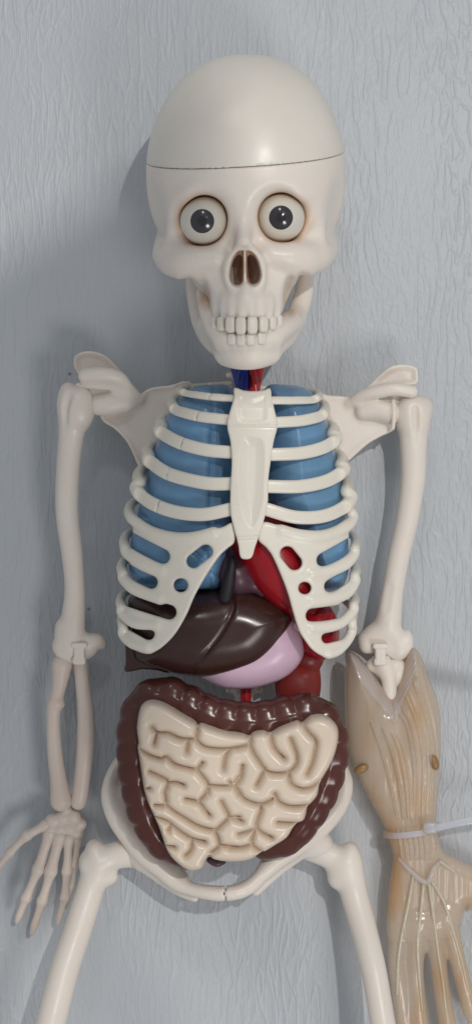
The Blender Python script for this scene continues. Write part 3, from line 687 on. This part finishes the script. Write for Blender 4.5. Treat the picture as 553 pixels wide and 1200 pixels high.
    for (x, y, r) in ((62, 962, 9), (74, 958, 9), (86, 957, 9), (94, 966, 8), (60, 972, 7), (71, 971, 9), (82, 971, 9), (91, 976, 8), (78, 948, 6)):
        v.ell(V(x, y, 27), (r, r * .95, 9), 3)
    hand = v.mesh('hand', HANDM, SK, 'small bony hand with spread fingers')
    def finger(pts, r):
        a = np.array(VV(pts)); v = Vol(a.min(0) - 12, a.max(0) + 12, 1.1)
        for i in range(len(pts) - 1):
            p, q = np.array(pts[i], float), np.array(pts[i + 1], float)
            rr = r * (1 - .14 * i)
            v.ptube([(*p, rr * 1.08), (*(p * .65 + q * .35), rr * .78), (*(p * .25 + q * .75), rr * .8), (*q, rr * (1.0 if i < len(pts) - 2 else .45))], 1.5)
        v.mesh('finger', HANDM, hand)
    finger([(54, 967, 28), (32, 979, 32), (12, 999, 30), (-6, 1022, 26)], 6.6)
    finger([(59, 976, 27), (45, 1019, 28), (31, 1052, 24), (20, 1080, 18)], 7.6)
    finger([(70, 981, 27), (60, 1021, 29), (50, 1056, 25), (38, 1094, 16)], 8)
    finger([(81, 984, 27), (79, 1021, 28), (76, 1052, 24), (68, 1082, 16)], 6.8)
    finger([(91, 984, 26), (88, 1014, 26), (84, 1040, 22), (78, 1064, 16)], 5)

def pin(name, x, y, z, par):
    v = Vol(V(x, y, z) - [16, 22, 14], V(x, y, z) + [16, 22, 16], .9)
    v.ell(V(x, y - 7, z + 2), (9.5, 3.4, 6), 0, p=5); v.ell(V(x, y + 1, z + 1), (6.5, 8, 6), 0, p=5); v.ell(V(x, y + 11, z), (8, 5, 6), 1, p=4)
    v.mesh(name, BONE, par)

# ================================================================== CLEAR MUSCLE SLEEVE
def sleeve_material(name, col, transp, ribs=True, rough=.25):
    m = bpy.data.materials.new(name); m.use_nodes = True; nt = m.node_tree; nt.nodes.clear()
    N = lambda t: nt.nodes.new(t); K = nt.links.new
    out = N('ShaderNodeOutputMaterial'); tc = N('ShaderNodeTexCoord')
    nz = N('ShaderNodeTexNoise'); nz.inputs['Scale'].default_value = 16; nz.inputs['Detail'].default_value = 4
    mp = N('ShaderNodeMapping'); mp.inputs['Scale'].default_value = (1.4, .6, 1)
    K(tc.outputs['Object'], mp.inputs['Vector']); K(mp.outputs['Vector'], nz.inputs['Vector'])
    rp = N('ShaderNodeValToRGB'); e = rp.color_ramp.elements; e[0].position = .42; e[1].position = .58
    e[0].color = (col[0] * .88, col[1] * .70, col[2] * .48, 1); e[1].color = (col[0] * 1.0, col[1] * 1.10, col[2] * 1.38, 1)
    K(nz.outputs['Fac'], rp.inputs['Fac'])
    pr = N('ShaderNodeBsdfPrincipled'); K(rp.outputs['Color'], pr.inputs['Base Color'])
    pr.inputs['Roughness'].default_value = rough; pr.inputs['Subsurface Weight'].default_value = .4
    pr.inputs['Subsurface Radius'].default_value = (1, .7, .4); pr.inputs['Subsurface Scale'].default_value = .006
    pr.inputs['Coat Weight'].default_value = .7; pr.inputs['Coat Roughness'].default_value = .08
    tr = N('ShaderNodeBsdfTranslucent'); K(rp.outputs['Color'], tr.inputs['Color'])
    tp = N('ShaderNodeBsdfTransparent'); tp.inputs['Color'].default_value = (1, .94, .85, 1)
    m1 = N('ShaderNodeMixShader'); m1.inputs[0].default_value = .35; K(pr.outputs[0], m1.inputs[1]); K(tr.outputs[0], m1.inputs[2])
    m2 = N('ShaderNodeMixShader'); m2.inputs[0].default_value = transp; K(m1.outputs[0], m2.inputs[1]); K(tp.outputs[0], m2.inputs[2])
    K(m2.outputs[0], out.inputs['Surface'])
    n3 = N('ShaderNodeTexNoise'); n3.inputs['Scale'].default_value = 60; n3.inputs['Detail'].default_value = 2
    mp2 = N('ShaderNodeMapping'); mp2.inputs['Scale'].default_value = (6, .35, 1); mp2.inputs['Rotation'].default_value = (0, 0, -.25)
    K(tc.outputs['Object'], mp2.inputs['Vector']); K(mp2.outputs['Vector'], n3.inputs['Vector'])
    bp = N('ShaderNodeBump'); bp.inputs['Strength'].default_value = .55; bp.inputs['Distance'].default_value = .001
    K(n3.outputs['Fac'], bp.inputs['Height']); K(bp.outputs['Normal'], pr.inputs['Normal'])
    return m
AMBER = sleeve_material('amber_clear_plastic', (.85, .69, .49), .48, rough=.18)
PALE = sleeve_material('pale_clear_plastic', (.80, .70, .57), .45, rough=.15)
TEND = sleeve_material('tendon_clear_plastic', (.84, .74, .50), .3, rough=.15)
SPOT = material('brown_tinted_plastic', (.30, .17, .07), .35)
TIE = sleeve_material('milky_nylon', (.78, .78, .75), .5)

def build_sleeve():
    T = thing('muscle_sleeve', 'clear amber plastic forearm and hand of moulded muscles, tied around the skeleton\'s forearm', 'muscle sleeve')
    z0 = 40
    arm = [(405, 772), (403, 800), (404, 840), (409, 880), (420, 912), (436, 945), (451, 972), (457, 990), (461, 1008), (458, 1030), (455, 1060), (455, 1100), (468, 1106), (500, 1104), (525, 1100), (540, 1085), (548, 1066), (548, 1072), (575, 1062), (596, 1060), (590, 1040), (566, 1022),
           (548, 1014), (532, 1006), (521, 1000), (514, 980), (512, 960), (514, 920), (517, 880), (516, 840), (511, 815), (503, 795), (494, 770), (484, 758), (476, 765), (469, 790), (460, 815), (450, 806), (436, 788), (420, 770), (410, 764)]
    P = poly(arm, z0, 4)
    v = Vol([P[:,0].min()-8, V(0, 1260, z0)[1], 0], [P[:,0].max()+8, P[:,1].max()+6, 92], 1.15)
    def W(Y): return np.interp(Y, [-430, -385, -330, -290, -250, -170], [17, 17, 20, 26, 34, 38])
    def sh(X, Y, e):
        w = W(Y); g = np.clip(-e / w, 0, 1); return np.sqrt(1 - (1 - g) ** 2)
    thick = lambda Y: np.interp(Y, [-500, -400, -330, -280, -150], [11, 14, 20, 26, 34])
    zc = lambda Y: np.interp(Y, [-500, -400, -330, -150], [22, 26, 34, 40])
    def base_top(X, Y):
        e = poly_d2(X, Y, P0); return zc(Y) + thick(Y) * sh(X, Y, e)
    P0 = P
    ridge = []
    F = lambda pts: ridge.append(pline(pts, 60, 5))
    for k in (0, 1, 2.4, 3.1, 4.6, 5.3, 6.6): F([(466 + k*4, 836 - k*8), (476 + k * 5.2, 852), (484 + k * 4.6, 895), (485 + k * 4.2, 940), (484 + k * 4.4, 966)])
    for k in (0, 1.7, 3.0, 3.8): F([(434 + k * 8, 846 + k * 4), (446 + k * 7, 880), (457 + k * 6, 920), (466 + k * 4.2, 960)])
    for k in range(8): F([(466 + k * 6, 976), (470 + k * 6, 996), (472 + k * 5.6, 1010)])
    def top(X, Y, e):
        z = zc(Y) + thick(Y) * sh(X, Y, e)
        g = np.full(X.shape, 99.)
        for r in ridge: g = np.minimum(g, line_d2(X, Y, r))
        return z + 2.2 * np.exp(-(g / 1.2) ** 2) * np.clip(-e / 6, 0, 1)
    v.sheet(P, top, lambda X, Y, e: zc(Y) - thick(Y) * .8 * sh(X, Y, e), 0, 2.5)
    # fingers
    for pts in ([(470, 1080, 24, 13), (464, 1124, 24, 9.6), (468, 1160, 23, 10), (473, 1200, 20, 10), (476, 1230, 18, 8)],
                [(488, 1080, 26, 14), (486, 1130, 25, 10), (488, 1165, 24, 9.6), (492, 1210, 22, 10.5), (495, 1245, 18, 8)],
                [(506, 1080, 26, 14), (512, 1120, 25, 9.6), (517, 1160, 24, 9.4), (525, 1210, 22, 10), (530, 1250, 18, 8)],
                [(522, 1070, 26, 14), (532, 1110, 25, 9.6), (542, 1150, 24, 9), (551, 1184, 20, 9.5), (554, 1192, 18, 8)]):
        v.ptube(pts, 8)
    # hollow it: leave a moulded skin
    sh_ = v.d.copy(); v.d = np.maximum(v.d, -(sh_ + 4.5)).astype(f32)
    v.mesh('forearm_shell', AMBER, T)
    # pale fascia over wrist and elbow edges
    def band(pts, name, mat, r, k=2, n=6, lab=None):
        a = np.array(VV(pts)); v = Vol(a.min(0) - 10, a.max(0) + 10, 1.0)
        v.ptube([(*p, r) if len(p) == 3 else p for p in pts], 0, n=n); v.mesh(name, mat, T, lab)
    band([(484, 1025, 42), (479, 1055, 42), (470, 1098, 38.5), (466, 1130, 35.5), (465, 1165, 33)], 'tendon', TEND, 1.9)
    band([(496, 1036, 43), (493, 1066, 41), (489, 1100, 38), (490, 1135, 36), (494, 1185, 32)], 'tendon', TEND, 1.9)
    band([(502, 1034, 43), (507, 1070, 41), (512, 1110, 36), (518, 1150, 34), (524, 1200, 31)], 'tendon', TEND, 1.9)
    band([(505, 1032, 43), (520, 1058, 41), (530, 1090, 37), (540, 1125, 33), (549, 1165, 30)], 'tendon', TEND, 1.9)
    band([(516, 1010, 42), (534, 1024, 36), (552, 1044, 32), (566, 1056, 28)], 'tendon', TEND, 2.2)
    # wrist fascia: Y shaped edge
    v = Vol(V(460, 1045, 40), V(530, 970, 40) + [0, 0, 30], 1.0)
    v.ptube([(467, 1006, 40, 2.2), (480, 1020, 44.5, 2.6), (499, 1034, 45, 3.4), (508, 1018, 46, 3), (518, 1006, 38, 2.2)], 3)
    v.mesh('wrist_band', PALE, T)
    for pts in ([(410, 766), (426, 772), (442, 790), (458, 812), (462, 850), (450, 834), (432, 812), (416, 790)], [(462, 850), (462, 816), (468, 794), (478, 770), (486, 760), (490, 772), (484, 796), (474, 822)]):
        P = poly(pts, 70, 4); v = Vol([P[:,0].min()-5, P[:,1].min()-5, 30], [P[:,0].max()+5, P[:,1].max()+5, 95], 1.1)
        v.sheet(P, lambda X, Y, e: base_top(X, Y) + .7 + .5 * np.sin((X * (1 if pts[0][0] < 430 else -1) + Y * .55) * 1.5), lambda X, Y, e: base_top(X, Y) - 4, 0, 1.5); v.mesh('elbow_flap', PALE, T)
    for (x, y, z, rz) in ((423, 901, 56, -28), (508, 893, 56, 70)):
        v = Vol(V(x, y, z) - [14, 14, 12], V(x, y, z) + [14, 14, 12], .9); v.ell(V(x, y, z), (10, 5.5, 4.5), 0, rot=(0, 0, -rz)); v.mesh('peg', SPOT, T, 'brown oval peg in the sleeve')
    # cable tie
    c = V(483, 973, 34)
    t = Vol(c - [62, 26, 34], c + [62, 30, 44], .9)
    X, Y, Z = t.ax[0][:, None, None], t.ax[1][None, :, None], t.ax[2][None, None, :]
    yy = (Y - c[1]) - .14 * (X - c[0])
    rad = np.sqrt(((X - c[0]) / 32.5) ** 2 + ((Z - c[2]) / 23.5) ** 2)
    d = np.maximum(np.abs((rad - 1) * 26) - 1.1, np.abs(yy) - 3.6)
    t.d = np.minimum(t.d, d).astype(f32)
    TT = t.mesh('cable_tie', TIE); TT['label'] = 'milky white nylon cable tie cinched around the wrist of the clear muscle sleeve'; TT['category'] = 'cable tie'
    v = Vol(V(490, 990, 40), V(670, 930, 0) + [0, 0, 85], 1.1)
    v.ell(V(503, 970, 60), (8, 6.5, 5), 1, p=4)
    pts = [(505, 970, 60), (520, 968, 56), (545, 963, 50), (600, 956, 46), (650, 952, 44)]
    a = spline(np.array(VV(pts)), 6)
    sl, (X, Y, Z) = v.box([-1e4]*3, [1e4]*3)
    yc = np.interp(X, a[:, 0], a[:, 1]); zc_ = np.interp(X, a[:, 0], a[:, 2])
    d = np.maximum(np.maximum(np.abs(Y - yc) - 4.6, np.abs(Z - zc_) - 1.1), np.maximum(a[0, 0] - X, X - a[-1, 0]))
    v.mix(sl, d, 1, '+'); v.mesh('tail', TIE, TT)
    band2 = None

# ================================================================== SHEET (setting)
def build_ground():
    m = bpy.data.materials.new('embossed_vinyl'); m.use_nodes = True; nt = m.node_tree; b = nt.nodes['Principled BSDF']
    N = lambda t: nt.nodes.new(t); K = nt.links.new
    tc = N('ShaderNodeTexCoord')
    def math_(op, a, c=None):
        n = N('ShaderNodeMath'); n.operation = op
        for i, x in enumerate((a, c)):
            if x is None: continue
            if isinstance(x, (int, float)): n.inputs[i].default_value = x
            else: K(x, n.inputs[i])
        return n.outputs[0]
    # warped coordinates
    wn = N('ShaderNodeTexNoise'); wn.inputs['Scale'].default_value = 14; wn.inputs['Detail'].default_value = 3; K(tc.outputs['Object'], wn.inputs['Vector'])
    vs = N('ShaderNodeVectorMath'); vs.operation = 'SUBTRACT'; K(wn.outputs['Color'], vs.inputs[0]); vs.inputs[1].default_value = (.5, .5, .5)
    def layer(rot, sx, sy, warp, width, off=0):
        # creases run along the level lines of a stretched noise
        sc = N('ShaderNodeVectorMath'); sc.operation = 'SCALE'; K(vs.outputs[0], sc.inputs[0]); sc.inputs['Scale'].default_value = warp
        ad = N('ShaderNodeVectorMath'); K(tc.outputs['Object'], ad.inputs[0]); K(sc.outputs[0], ad.inputs[1])
        mp = N('ShaderNodeMapping'); mp.inputs['Location'].default_value = (off, off, 0); mp.inputs['Rotation'].default_value = (0, 0, rot); mp.inputs['Scale'].default_value = (sx, sy, 1); K(ad.outputs[0], mp.inputs['Vector'])
        n = N('ShaderNodeTexNoise'); n.noise_dimensions = '2D'; n.inputs['Scale'].default_value = 1; n.inputs['Detail'].default_value = 1.6; n.inputs['Roughness'].default_value = .4; K(mp.outputs[0], n.inputs['Vector'])
        dlt = math_('ABSOLUTE', math_('SUBTRACT', n.outputs['Fac'], .5))
        mr = N('ShaderNodeMapRange'); mr.interpolation_type = 'SMOOTHSTEP'; mr.inputs['From Min'].default_value = 0; mr.inputs['From Max'].default_value = width
        mr.inputs['To Min'].default_value = 1; mr.inputs['To Max'].default_value = 0; K(dlt, mr.inputs['Value'])
        return mr.outputs[0]
    def mask(scale, lo, hi, off):
        mp = N('ShaderNodeMapping'); mp.inputs['Location'].default_value = (off, off, 0); mp.inputs['Scale'].default_value = (scale, scale * .5, 1); K(tc.outputs['Object'], mp.inputs['Vector'])
        n = N('ShaderNodeTexNoise'); n.inputs['Scale'].default_value = 1; n.inputs['Detail'].default_value = 1; K(mp.outputs[0], n.inputs['Vector'])
        mr = N('ShaderNodeMapRange'); mr.inputs['From Min'].default_value = lo; mr.inputs['From Max'].default_value = hi; K(n.outputs['Fac'], mr.inputs['Value']); return mr.outputs[0]
    a = math_('MULTIPLY', layer(.05, 170, 22, .008, .10), mask(14, .44, .64, 3))
    b1 = math_('MULTIPLY', layer(-.16, 145, 28, .012, .09, 7), mask(11, .46, .64, 9))
    c = math_('MULTIPLY', layer(1.0, 165, 50, .012, .10, 3), math_('MULTIPLY', mask(9, .46, .60, 21), 1.0))
    hsum = math_('ADD', math_('ADD', a, b1), c)
    fn = N('ShaderNodeTexNoise'); fn.inputs['Scale'].default_value = 500; fn.inputs['Detail'].default_value = 2; K(tc.outputs['Object'], fn.inputs['Vector'])
    hsum = math_('ADD', hsum, math_('MULTIPLY', layer(.3, 260, 130, .008, .14, 5), .22))
    hs = math_('ADD', hsum, math_('MULTIPLY', fn.outputs['Fac'], .08))
    bp = N('ShaderNodeBump'); bp.inputs['Strength'].default_value = .42; bp.inputs['Distance'].default_value = .0007
    K(hs, bp.inputs['Height']); K(bp.outputs['Normal'], b.inputs['Normal'])
    nz = N('ShaderNodeTexNoise'); nz.inputs['Scale'].default_value = 5; nz.inputs['Detail'].default_value = 6; K(tc.outputs['Object'], nz.inputs['Vector'])
    rp = N('ShaderNodeValToRGB'); e = rp.color_ramp.elements; e[0].position = .3; e[1].position = .7
    e[0].color = (.48, .505, .535, 1); e[1].color = (.52, .545, .575, 1)
    K(nz.outputs['Fac'], rp.inputs['Fac'])
    # a few dark specks
    sp = N('ShaderNodeTexVoronoi'); sp.inputs['Scale'].default_value = 6; sp.voronoi_dimensions = '2D'; K(tc.outputs['Object'], sp.inputs['Vector'])
    lt = math_('LESS_THAN', sp.outputs['Distance'], .006)
    mx = N('ShaderNodeMix'); mx.data_type = 'RGBA'; K(math_('MULTIPLY', lt, .6), mx.inputs['Factor']); K(rp.outputs['Color'], mx.inputs['A']); mx.inputs['B'].default_value = (.08, .08, .09, 1)
    K(mx.outputs['Result'], b.inputs['Base Color'])
    b.inputs['Roughness'].default_value = .45
    # mesh
    nx, ny = 260, 380
    xs = np.linspace(-1500, 1500, nx); ys = np.linspace(-1900, 1900, ny)
    # denser near the middle
    xs = np.sign(xs) * (np.abs(xs) / 1500) ** 1.6 * 1500; ys = np.sign(ys) * (np.abs(ys) / 1900) ** 1.5 * 1900
    X, Y = np.meshgrid(xs, ys, indexing='ij')
    Z = 2.0 * np.sin(X / 130 + 1) * np.sin(Y / 210) - 2
    low = np.clip((-150 - Y) / 120, 0, 1)
    Z += low * 5 * np.sin(X / 34 + Y / 260 + .8 * np.sin(Y / 90)) * np.exp(-((Y + 480) / 380) ** 2)
    # fold running in from the right edge
    fy = -188 - .18 * (X - 200); w = 1 / (1 + np.exp(-(X - 110) / 25))
    Z += w * (-26 / (1 + np.exp((Y - fy) / 5)) + 20 / (1 + np.exp((Y - fy + 90) / 26)))
    Z = np.minimum(Z, 3) - 5
    v = np.stack([X, Y, Z], -1).reshape(-1, 3)
    i = np.arange(nx - 1)[:, None] * ny + np.arange(ny - 1)[None, :]
    q = np.stack([i, i + ny, i + ny + 1, i + 1], -1).reshape(-1, 4)
    o = link('ground', v, q, m); o['kind'] = 'structure'; o['label'] = 'blue-grey vinyl sheet embossed with a wavy leather grain'

build_skull(); build_ribs(); build_organs(); build_lower(); build_arms(); build_sleeve(); build_ground()

# ================================================================== CAMERA, LIGHT
sc = bpy.context.scene
cam = bpy.data.cameras.new('camera'); co = bpy.data.objects.new('camera', cam); C.objects.link(co)
co.location = (0, 0, D * S); cam.sensor_fit = 'VERTICAL'; cam.angle = 2 * math.atan(600 / D); cam.clip_start = .05; cam.clip_end = 50
cam.sensor_fit = 'VERTICAL'
sc.camera = co
w = bpy.data.worlds.new('World'); sc.world = w; w.use_nodes = True
bg = w.node_tree.nodes['Background']; bg.inputs[0].default_value = (.92, .96, 1.0, 1); bg.inputs[1].default_value = AMB = .345

def area(name, loc, size, power, col, target=(0, 0, 0)):
    l = bpy.data.lights.new(name, 'AREA'); l.shape = 'DISK'; l.size = size; l.energy = power; l.color = col
    o = bpy.data.objects.new(name, l); C.objects.link(o); o.location = loc
    from mathutils import Vector
    o.rotation_euler = (Vector(target) - Vector(loc)).to_track_quat('-Z', 'Y').to_euler(); return o
A = np.array([1250., 1400., 5000.])           # main ceiling lamp, modelling units
area('ceiling_lamp', A * S, .05, 20, (1, .97, .92))
area('room_light', (.55, -.75, 1.2), .4, 4.6, (1, .97, .94))
area('upper_light', (-.15, 1.3, 1.5), .22, 2.2, (.95, .98, 1))

# unseen board added only to keep the ceiling lamp off the left side
zb = 2300.0
sh = [(-300, 500), (0, 305), (120, 228), (205, 180), (195, 240), (214, 330), (232, 430), (212, 520), (210, 780), (180, 880), (120, 1000), (20, 1060), (-300, 1100)]
P = []
for x, y in sh:
    g = np.array([x - CX, CY - y, 0.]); t = zb / A[2]; P.append(g + (A - g) * t)
P = np.array(P); n = len(P)
v = np.vstack([P, P + [0, 0, 8]])
me = bpy.data.meshes.new('added_shading_board')
me.from_pydata([tuple(p * S) for p in v], [], [tuple(range(n)), tuple(range(2*n-1, n-1, -1))] + [(i, i + n, (i + 1) % n + n, (i + 1) % n) for i in range(n)])
o = bpy.data.objects.new('added_shading_board', me); C.objects.link(o); me.materials.append(material('board_grey', (.3, .3, .3), .8)); o['kind'] = 'structure'

vs_ = sc.view_settings; vs_.view_transform = 'Standard'; vs_.look = 'None'; vs_.exposure = 0; vs_.gamma = 1
sc.cycles.use_denoising = True
sc.cycles.max_bounces = 8; sc.cycles.transparent_max_bounces = 12
